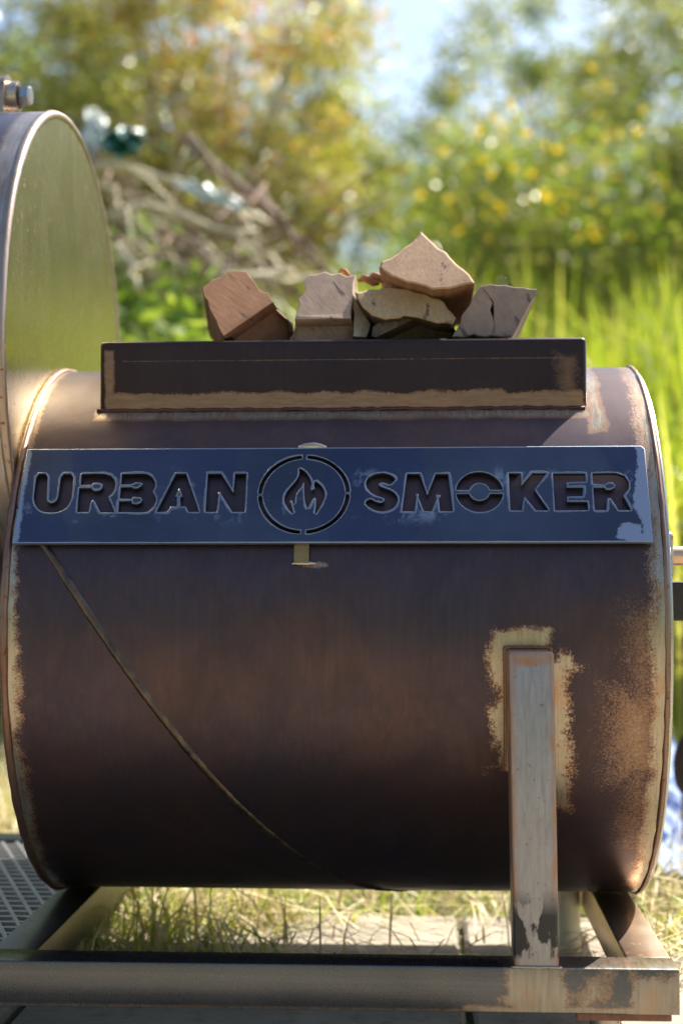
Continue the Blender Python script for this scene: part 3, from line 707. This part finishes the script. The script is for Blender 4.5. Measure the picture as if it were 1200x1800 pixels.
def sign_mat():
    t = NT('nameplate_steel'); pos = wpos(t)
    n1 = t.noise(pos, 9, 5, .6); n2 = t.noise(pos, 55, 5, .68, .4); n3 = t.noise(pos, 700, 2, .5)
    vor = t.n('TexVoronoi'); t.put(vor.inputs['Vector'], t.map(pos, scale=(14, 9, 9))); vor.inputs['Scale'].default_value = 1.0
    vor.feature = 'F1'; t.put(vor.inputs['Vector'], t.map(t.mixv(pos, .02), scale=(14, 9, 9)))
    blot = t.n('SeparateXYZ'); t.put(blot.inputs[0], vor.outputs['Color'])
    col = t.mix(t.ramp(n1, (.35, 0), (.65, 1)), (0.052, 0.062, 0.090), (0.082, 0.098, 0.134))
    col = t.mix(t.math('MULTIPLY', t.ramp(blot.outputs[0], (.66, 0), (.70, 1)), .45), col, (0.04, 0.052, 0.11))
    mk = patch_mask(t, pos, [(x0_+PC.x-.01, x0_+PC.x+.0050, 0, 2, .012, .002, .003), (x1_+PC.x-.010, x1_+PC.x+.01, 0, 2, .030, .002, .004),
                             (x1_+PC.x-.026, x1_+PC.x-.006, H+.024, H+.038, .04, .002, .006),
                             (-1, 1, PC.z+PV.z*y1_-.0011, 3, .0010, .0006, .0006), (-1, 1, -1, PC.z+PV.z*y0_+.0011, .0014, .0006, .0008)])
    sep = t.n('SeparateXYZ'); t.put(sep.inputs[0], pos)
    inb = t.math('MULTIPLY', t.ramp(t.math('ABSOLUTE', t.math('SUBTRACT', sep.outputs[2], H+.060)), (.016, 1), (.026, 0)), 1.0)
    sc = t.math('MULTIPLY', t.ramp(n2, (.56, 0), (.66, 1)), inb)
    sc = t.math('MULTIPLY', sc, t.ramp(t.noise(pos, 22, 2, .5), (.46, 0), (.58, 1)))
    mk = t.math('MAXIMUM', mk, t.math('MULTIPLY', sc, .7))
    col = t.mix(mk, col, (0.27, 0.31, 0.37))
    rough = t.math('ADD', t.math('MULTIPLY_ADD', n1, .14, .24), t.math('MULTIPLY_ADD', mk, .12, t.math('MULTIPLY', n3, .06)))
    return t.done(t.bsdf(color=col, rough=rough, metal=.92, normal=t.bump(t.math('ADD', n3, t.math('MULTIPLY', mk, -.5)), .25, .0003)))
plate = link_mesh('nameplate', me, sign_mat(), smoker)
# bright burr left along every cut edge
bu = MB()
def area(q): return .5*sum(q[i][0]*q[(i+1) % len(q)][1]-q[(i+1) % len(q)][0]*q[i][1] for i in range(len(q)))
for ci, q in enumerate(cutuv):
    # resample
    P = []
    for i in range(len(q)):
        a, b = Vector(q[i]), Vector(q[(i+1) % len(q)]); k = max(1, int((b-a).length/.0016))
        P += [a.lerp(b, j/k) for j in range(k)]
    sg = 1 if area(q) > 0 else -1; n = len(P); vs = []; ph = random.uniform(0, 9)
    for i in range(n):
        tg = (P[(i+1) % n]-P[i-1]); tg.normalize(); nr = Vector((tg.y, -tg.x))*sg
        wd = .0012+.0016*max(0, math.sin(i*.13+ph)*math.sin(i*.047+ph*2))+random.uniform(0, .0007)
        if ci > 10: wd *= .6
        for o_, h_ in ((.0003, .0000), (.0005, .00022), (wd*.8, .0002), (wd, .00002)):
            a = P[i]+nr*o_; vs.append(PC+Vector((1, 0, 0))*a.x+PV*a.y+PN*(h_+.0001))
    bu.add(vs, [(i*4+j, i*4+j+1, ((i+1) % n)*4+j+1, ((i+1) % n)*4+j) for i in range(n) for j in range(3)])
bu.build('cut_edge_burr', steel('burr_steel', scale=(0.15, 0.17, 0.21), scale2=(0.25, 0.265, 0.29), rs=.42), plate, smooth=True)
# weld blob on the plate's upper edge and bent tab under it
bl = MB(); tw = [at_plane(524+k*5, 787-2.5*math.sin(math.pi*k/10), PC-PN*.002, PN) for k in range(11)]
bl.tube(tw, [.0012+.0022*math.sin(math.pi*k/10)+random.uniform(0, .0004) for k in range(11)], 8); bl.build('weld_bead', BARE, plate, smooth=True)
TAB = steel('tab_steel', scale=(0.30, 0.19, 0.07), scale2=(0.2, 0.12, 0.05), rs=.3)
ta = at_plane(517, 952, PC-PN*.0032, PN); tb = at_plane(543, 952, PC-PN*.0032, PN); tz = at(530, 989, 1.24).z
b = MB(); prof = [(ta.y+.001, ta.z+.004), (ta.y+.0005, ta.z-.003), (1.2325, (ta.z+tz)/2), (1.2312, tz+.002), (1.2308, tz)]
vs = []
for x in (ta.x, tb.x):
    for (y, z) in prof: vs.append((x, y, z))
    for (y, z) in prof[::-1]: vs.append((x, y+.003, z))
n = 10
b.add(vs, [tuple(range(n)), tuple(range(n, 2*n))[::-1]]+[(k, (k+1) % n, n+(k+1) % n, n+k) for k in range(n)])
tab = b.build('mounting_tab', TAB, plate)
bl = MB(); bl.tube([at(512+k*4, 990+random.uniform(-1, 1), 1.2332) for k in range(12)], [.0008+.0014*math.sin(math.pi*k/11) for k in range(12)], 7)
bl.build('weld_bead', BARE, tab, smooth=True)

# frame of square tube
RAIL = steel('rail_steel', [(0.058, 0.112, RZ0-.01, RZ1+.01, .055, .006, .016), (0.160, 0.21, RZ0-.01, RZ1-.0015, .06, .008, .03), (0.12, 0.15, RZ0+.004, RZ1-.004, .05, .012, .03), (0.085, 0.22, RZ1-.0018, RZ1+.02, .002, .001, .001),
                            (-.6, .21, RZ0-.01, RZ0+.0035, .003, .002, .003), (0.03, 0.2, RZ0-.01, RZ0+.006, .006, .002, .003)],
             scale=(0.074, 0.080, 0.090), scale2=(0.115, 0.115, 0.116), bare=(0.31, 0.275, 0.225), rs=.26, rb=.30, rust_edge=.55, spots=0, streak=(4, 260, 260))
RUSTY = steel('rusty_steel', scale=(0.30, 0.17, 0.10), scale2=(0.42, 0.33, 0.25), rs=.34, spots=.6, streak=(40, 8, 40))
RX1 = 0.1970
lb_x = -0.3
box(-1.5, RX1, RY0, RY0+RW, RZ0, RZ1).build('frame_rail', RAIL, smoker, bevel=.0012, bseg=3, smooth=True, auto=.9)
box(-1.5, lb_x, 1.722, 1.722+RW, RZ0, RZ1).build('frame_rail', RAIL, smoker, bevel=.0012, bseg=3, smooth=True, auto=.9)
lb = at(65, 1672, RY0+RW).x
for (x0, x1, mt) in ((lb-.038, lb, steel('beam_steel', scale=(0.075, 0.068, 0.06), scale2=(0.20, 0.19, 0.12), rs=.38, spots=.2)), (RX1-.0365, RX1, RUSTY)):
    box(x0, x1-.0004, RY0+RW+.0003, 1.7215, RZ0+.0004, RZ1-.0003).build('cross_beam', mt, smoker, bevel=.002, bseg=3, smooth=True, auto=.9)
# upright post, leaning a touch
PX0, PX1 = at(893, 1145, RY0).x, at(973, 1145, RY0).x
QX0, QX1 = at(903, 1690, RY0).x, at(982, 1690, RY0).x
pz = at(933, 1146, RY0).z
b = MB(); y0p, y1p = RY0-.0005, RY0+.0375
b.add([(QX0, y0p, RZ1-.0002), (QX1, y0p, RZ1-.0002), (QX1, y1p, RZ1-.0002), (QX0, y1p, RZ1-.0002), (PX0, y0p, pz), (PX1, y0p, pz), (PX1, y1p+.002, pz), (PX0, y1p+.002, pz)],
      [(0,3,2,1),(4,5,6,7),(0,1,5,4),(1,2,6,5),(2,3,7,6),(3,0,4,7)])
def post_mat():
    t = NT('post_steel'); pos = wpos(t); sep = t.n('SeparateXYZ'); t.put(sep.inputs[0], pos); x, z = sep.outputs[0], sep.outputs[2]
    n1 = t.noise(pos, 30, 5, .6); n2 = t.noise(t.map(pos, scale=(330, 330, 40)), 1, 4, .65); n3 = t.noise(pos, 260, 3, .6); n4 = t.noise(t.map(pos, scale=(1, 1, .35)), 85, 5, .65)
    col = t.mix(t.ramp(n2, (.3, 0), (.7, 1)), (0.215, 0.21, 0.215), (0.33, 0.315, 0.31))
    # distance to the tube's edges (it leans)
    k = (QX0-PX0)/(RZ1-pz); xc = t.math('MULTIPLY_ADD', z, k, (PX0+PX1)/2-pz*k)
    ed = t.math('SUBTRACT', (PX1-PX0)/2, t.math('ABSOLUTE', t.math('SUBTRACT', x, xc)))
    ed = t.math('MULTIPLY_ADD', t.math('SUBTRACT', n4, .5), .014, ed)
    rs = t.math('SUBTRACT', 1, t.math('MULTIPLY', ed, 1/.0055, clamp=True))
    tp = t.math('MULTIPLY', t.math('SUBTRACT', t.math('MULTIPLY_ADD', n1, .006, z), pz-.009), 1/.004, clamp=True)
    m1 = t.math('MULTIPLY', t.math('MAXIMUM', rs, tp), t.ramp(n1, (.3, .35), (.6, 1)))
    col = t.mix(m1, col, (0.32, 0.14, 0.05))
    col = t.mix(t.math('MULTIPLY', t.ramp(n3, (.64, 0), (.7, 1)), .7), col, (0.17, 0.09, 0.05))
    # dark residue near the foot
    lo = t.math('MULTIPLY', t.math('SUBTRACT', RZ1+.060, z), 1/.02, clamp=True); lo2 = t.math('MULTIPLY', t.math('SUBTRACT', z, RZ1+.006), 1/.004, clamp=True)
    mid = t.math('MULTIPLY', t.math('ABSOLUTE', t.math('SUBTRACT', x, xc)), 1/.013, clamp=True)
    dm = t.math('MULTIPLY', t.math('MULTIPLY', lo, lo2), t.math('MULTIPLY', t.math('SUBTRACT', t.math('MULTIPLY_ADD', mid, .20, t.noise(t.map(pos, scale=(1, 1, .4)), 70, 4, .6)), .56), 22, clamp=True))
    col = t.mix(dm, col, (0.04, 0.04, 0.042))
    met = t.mixf(m1, .8, .35)
    return t.done(t.bsdf(color=col, rough=t.math('MULTIPLY_ADD', n2, .2, .36), metal=met, normal=t.bump(n2, .3, .0004)))
b.build('support_post', post_mat(), smoker, bevel=.0025, bseg=3, smooth=True, auto=.9)
# weld fillets
wm = MB(); wm.tube([(QX0-.002+(QX1-QX0+.004)*k/14, RY0-.0003, RZ1+.0004*random.random()) for k in range(15)], .0011, 6)
wm.build('weld_seam', BARE, smoker, smooth=True)
# lumpy weld where the post meets the drum
RW_M = steel('rusty_weld', scale=(0.17, 0.075, 0.03), scale2=(0.30, 0.19, 0.12), rs=.5, spots=1)
for sx, lo_ in ((PX0-.0004, -26), (PX1+.0004, -24)):
    wq = MB(); P = []; rr = []
    for k in range(70):
        g = -1.5+(lo_+1.5)*k/69; q = drum_pt(sx+(pz-(DZ+DR*math.sin(R_(g))))*(QX0-PX0)/(pz-RZ1), g, .0004); P.append(q); rr.append(.0016+.0007*abs(math.sin(k*1.1))+random.uniform(0, .0003))
    wq.tube(P, rr, 7); wq.build('weld_seam', RW_M, smoker, smooth=True)
wq = MB(); wq.tube([Vector((PX0+(PX1-PX0)*k/18, DY-DR-.0002, pz+.0008+random.uniform(0, .0005))) for k in range(19)], [.0016+.0006*abs(math.sin(k*1.3)) for k in range(19)], 7)
wq.build('weld_seam', RW_M, smoker, smooth=True)
# feet
FT = simple('foot_rust', (0.30, 0.13, 0.07), (0.18, 0.08, 0.05), 60, .85, 0, .6)
fx0, fx1 = at(1012, 1790, RY0+.01).x, at(1178, 1790, RY0+.01).x
for (x0, x1, y0, y1) in ((fx0, fx1, RY0+.004, RY0+.06), (fx0, fx1, 1.69, 1.75)):
    ft = box(x0, x1, y0, y1, RZ0-.0062, RZ0-.0003).build('foot_plate', FT, smoker, bevel=.001)
    q = MB(); q.tube([((x0+x1)/2-.012, (y0+y1)/2, RZ0-.006), ((x0+x1)/2-.012, (y0+y1)/2, 0.002)], .012, 16); q.build('foot_stub', BARE, ft, smooth=True, auto=.6)
q = MB(); q.tube([(-1.2, RY0+.02, RZ0), (-1.2, RY0+.02, 0.0)], .012, 16); q.build('foot_stub', BARE, smoker, smooth=True, auto=.6)
q = MB(); q.tube([(-1.2, 1.73, RZ0), (-1.2, 1.73, 0.0)], .012, 16); q.build('foot_stub', BARE, smoker, smooth=True, auto=.6)
# expanded metal grate left of the cross beam
gm = MB(); gx1 = lb-.038; gy0, gy1 = RY0+RW+.002, 1.720; gz = RZ1-.003
y = gy0+.006
while y < gy1:
    gm.add(*(lambda bb_: (bb_.v, bb_.f))(box(-.62, gx1, y, y+.0055, gz-.0045, gz-.0012))); y += .0205
sl_ = -.146/.36
k = -.62
while k < gx1+.22:
    # bar through (k, gy1) running towards the front right
    xa, ya = k, gy1; xb, yb = k-(gy1-gy0)*sl_, gy0
    if xa < -.62: k += .0172; continue
    if xb > gx1: yb = gy1+(gx1-xa)/sl_; xb = gx1
    if xa < gx1:
        d_ = Vector((xb-xa, yb-ya, 0)).normalized(); nn_ = Vector((-d_.y, d_.x, 0))*.0019
        A, Bq = Vector((xa, ya, gz)), Vector((xb, yb, gz)); hz = Vector((0, 0, .0028))
        gm.add([A-nn_, A+nn_, Bq+nn_, Bq-nn_, A-nn_-hz, A+nn_-hz, Bq+nn_-hz, Bq-nn_-hz], [(0,1,2,3),(4,7,6,5),(0,4,5,1),(1,5,6,2),(2,6,7,3),(3,7,4,0)])
    k += .0172
gr = gm.build('expanded_metal_grate', steel('grate_steel', scale=(0.32, 0.33, 0.36), scale2=(0.42, 0.38, 0.34), rs=.4), smoker)
tag(gr, kind='stuff')

# ------------------------------------------------------------------ firewood on the box
def wood(name, end, end2, side, side2, rot=0.0):
    t = NT(name); tc = t.n('TexCoord'); p = t.map(tc.outputs['Object'], rot=(0, rot, 0)); g = t.n('NewGeometry')
    nf = t.noise(t.map(p, scale=(1, 1, .18)), 420, 4, .65, .3); nb = t.noise(p, 38, 5, .6); ns = t.noise(t.map(p, scale=(1, .06, 1)), 260, 5, .65); dk = t.noise(t.map(p, scale=(1, 1, .3)), 90, 4, .6)
    ce = t.mix(t.ramp(nf, (.3, 0), (.7, 1)), end2, end)
    wv = t.n('TexWave', wave_type='BANDS', bands_direction='X'); t.put(wv.inputs['Vector'], p); wv.inputs['Scale'].default_value = 190; wv.inputs['Distortion'].default_value = 9; wv.inputs['Detail'].default_value = 3; wv.inputs['Detail Scale'].default_value = .6
    ce = t.mix(t.math('MULTIPLY', wv.outputs['Fac'], .22), ce, tuple(c*.5 for c in end2))
    ce = t.mix(t.math('MULTIPLY', t.ramp(nb, (.4, 0), (.7, 1)), .45), ce, tuple(c*.55 for c in end2))
    ce = t.mix(t.ramp(dk, (.64, 0), (.70, .8)), ce, (0.06, 0.05, 0.05))
    cs = t.mix(t.ramp(ns, (.3, 0), (.7, 1)), side2, side)
    sep = t.n('SeparateXYZ'); t.put(sep.inputs[0], g.outputs['True Normal'])
    att = t.n('Attribute', attribute_name='is_end'); 
    col = t.mix(att.outputs['Fac'], cs, ce)
    h = t.mixf(att.outputs['Fac'], ns, t.math('MULTIPLY_ADD', wv.outputs['Fac'], -.06, nf))
    return t.done(t.bsdf(color=col, rough=.85, spec=.25, normal=t.bump(h, .35, .0006)))
def rim_bevel(bm):
    fl = bm.faces.layers.float.get('is_end')
    es = [e for e in bm.edges if len(e.link_faces) == 2 and abs(e.link_faces[0][fl]-e.link_faces[1][fl]) > .5]
    bmesh.ops.bevel(bm, geom=es, offset=.0019, segments=1, affect='EDGES', clamp_overlap=True)
def split_log(polys, Y, a, b, length, mat, label, dx=0.0, dz=0.0, ragged=.0009, step=.006, crease=None):
    """polys: outlines of the sawn end as seen; the end face is the oblique plane y = Y + a*dx + b*dz"""
    mb = MB(); ends = []; allc = []
    n_pl = Vector((a, -1, b)).normalized()
    c0 = at(sum(p[0] for p in polys[0])/len(polys[0]), sum(p[1] for p in polys[0])/len(polys[0]), Y)
    for poly in polys:
        P = [at_plane(px, py, c0, n_pl) for px, py in poly]; Q = []
        for i in range(len(P)):
            k = max(1, int((P[(i+1) % len(P)]-P[i]).length/step))
            Q += [P[i].lerp(P[(i+1) % len(P)], j/k) for j in range(k)]
        cen = sum(Q, Vector())/len(Q); n = len(Q)
        off = [Vector((random.gauss(0, ragged), 0, random.gauss(0, ragged))) for _ in Q]
        Q = [q+o+Vector((0, a*o.x+b*o.z, 0)) for q, o in zip(Q, off)]     # stay in the sawn plane
        rows = 12; vs = []; tw = [random.gauss(0, .0012) for _ in Q]
        for r in range(rows+1):
            t = r/rows
            for i, q in enumerate(Q):
                nb = .35*math.sin(i*1.7+r*.15)+.65*math.sin(i*.9)
                sh = (q-cen)*(.010*nb*t*2 + random.uniform(-.006, .006) if r else 0)
                vs.append(q+Vector((dx*t*length, length*t, dz*t*length))+sh)
        allc += [v for v in vs]
        f = [tuple(range(n))[::-1], tuple(rows*n+k for k in range(n))]
        f += [(r*n+i, r*n+(i+1) % n, (r+1)*n+(i+1) % n, (r+1)*n+i) for r in range(rows) for i in range(n)]
        base = len(mb.f); mb.add(vs, f); ends += [base]
    zmin = min(v.z for v in allc)
    o = mb.build('split_log', mat, None, origin=(c0.x, c0.y, zmin), recalc=True)
    org = Vector((c0.x, c0.y, zmin))
    if crease:        # saw step, undercut deep so the end face below it falls into shade
        a_, b_ = at_plane(*crease[0], c0, n_pl), at_plane(*crease[1], c0, n_pl)
        no = Vector((-(b_.z-a_.z), 0, b_.x-a_.x)).normalized(); no = -no if no.z > 0 else no
        bm = bmesh.new(); bm.from_mesh(o.data); fl = bm.faces.layers.float.new('is_end')
        for f in bm.faces: f[fl] = 1.0 if len(f.verts) > 8 else 0.0
        for sh_ in (0, .003):
            bmesh.ops.bisect_plane(bm, geom=bm.verts[:]+bm.edges[:]+bm.faces[:], plane_co=a_-org+no*sh_, plane_no=no)
        for v in bm.verts:
            dd_ = (v.co+org-a_).dot(no); fr = (v.co+org-c0).dot(n_pl)
            if dd_ > 1e-5 and fr > -.004: v.co.y += dd_*.6+min(dd_, .003)*8
        rim_bevel(bm); bm.to_mesh(o.data); bm.free()
        return tag(o, label, 'log', 'split firewood logs on the box')
    bm = bmesh.new(); bm.from_mesh(o.data); fl = bm.faces.layers.float.new('is_end')
    for f in bm.faces: f[fl] = 1.0 if len(f.verts) > 8 else 0.0
    rim_bevel(bm); bm.to_mesh(o.data); bm.free()
    return tag(o, label, 'log', 'split firewood logs on the box')
za = lambda p: [(330+a/3.636, 460+b/3.636) for a, b in p]
zb = lambda p: [(620+a/3.529, 400+b/3.529) for a, b in p]
W_WARM = wood('wood_warm', (0.35, 0.175, 0.095), (0.24, 0.115, 0.06), (0.16, 0.08, 0.045), (0.09, 0.045, 0.03), .9)
W_TAN = wood('wood_tan', (0.432, 0.312, 0.240), (0.288, 0.198, 0.150), (0.5, 0.4, 0.28), (0.34, 0.26, 0.18), .6)
W_PALE = wood('wood_pale', (0.504, 0.360, 0.210), (0.348, 0.240, 0.132), (0.24, 0.17, 0.11), (0.12, 0.09, 0.06), .1)
W_TOP = wood('wood_top', (0.516, 0.336, 0.216), (0.372, 0.228, 0.138), (0.34, 0.18, 0.09), (0.2, 0.1, 0.05), .15)
W_GREY = wood('wood_grey', (0.31, 0.235, 0.19), (0.23, 0.165, 0.135), (0.5, 0.38, 0.28), (0.34, 0.25, 0.18), .5)
W_DARK = wood('wood_dark', (0.26, 0.2, 0.145), (0.1, 0.08, 0.06), (0.07, 0.05, 0.04), (0.04, 0.03, 0.025), .1)
split_log([za([(85,170),(200,92),(270,62),(320,56),(375,72),(430,130),(510,215),(580,290),(650,352),(650,420),(640,482),(232,482),(150,330)])], 1.352, .42, .50, .24, W_WARM,
          'reddish brown split log leaning at the left end of the row', dx=-.12, crease=za([(230, 475), (545, 255)]))
split_log([za([(745,140),(775,90),(830,78),(960,72),(1078,92),(1055,200),(1040,330),(1048,482),(650,482),(690,350)])], 1.350, .30, .50, .24, W_TAN,
          'squarish split log with slanting saw marks, second from left', dx=-.02, crease=za([(650, 372), (1050, 358)]))
split_log([za([(1056,190),(1085,250),(1135,330),(1158,400),(1150,480),(1056,480)])], 1.385, .9, .7, .20, wood('wood_white', (.8, .74, .62), (.66, .56, .44), (.8, .74, .62), (.6, .5, .4)),
          'whitish sunlit split piece wedged right of the squarish log')
split_log([zb([(112,620),(160,585),(240,560),(330,548),(430,556),(520,590),(610,596),(635,606),(615,645),(595,678),(112,678)])], 1.365, .0, .30, .22, W_DARK,
          'dark flat split log at the bottom of the middle stack', crease=zb([(180, 665), (400, 556)]))
split_log([zb([(8,400),(100,384),(190,366),(320,376),(450,412),(530,440),(590,500),(645,565),(612,592),(520,590),(455,572),(400,550),(330,548),(200,568),(120,550),(60,490)])], 1.355, .12, .62, .22, W_PALE,
          'pale arched flat log with dark streaks in the middle stack')
split_log([zb([(162,238),(172,208),(235,180),(290,150),(350,95),(425,33),(480,70),(540,130),(600,178),(660,235),(720,290),(762,342),(700,348),(640,360),(540,376),(440,366),(330,342),(240,300),(185,268)])], 1.345, .15, .66, .23, W_TOP,
          'triangular split log on top of the middle stack')
split_log([zb([(792,352),(850,352),(1000,362),(1100,378),(1150,382),(1138,420),(1060,545),(988,675),(871,675),(873,560),(872,462),(845,418),(815,385),(795,372)]),
           zb([(785,372),(812,392),(840,425),(864,465),(864,560),(862,675),(606,675),(660,590),(705,490),(745,420)])], 1.350, -.05, .12, .24, W_GREY,
          'greyish V shaped log with a dark crack at the right end', dx=.0)
# curled bark chips lying on the arched log
CHIP = simple('bark_chip', (0.42, 0.16, 0.07), (0.25, 0.09, 0.04), 60, .8, 0, .4)
for (px, py, s_, lb_) in ((648, 494, .010, 'small curled reddish bark chip left on the arched log'), (664, 489, .009, 'small reddish bark chip leaning on the triangular log'), (606, 479.5, .006, 'tiny reddish chip on the squarish log')):
    c = at(px, py, 1.40); b = MB(); b.tube([c+Vector((s_*(k-2)*.5, 0, .003*math.sin(k*1.3))) for k in range(5)], [s_*.15, s_*.36, s_*.42, s_*.34, s_*.12], 7)
    o = b.build('bark_chip', CHIP, None, smooth=True, origin=c); tag(o, lb_, 'bark chip')
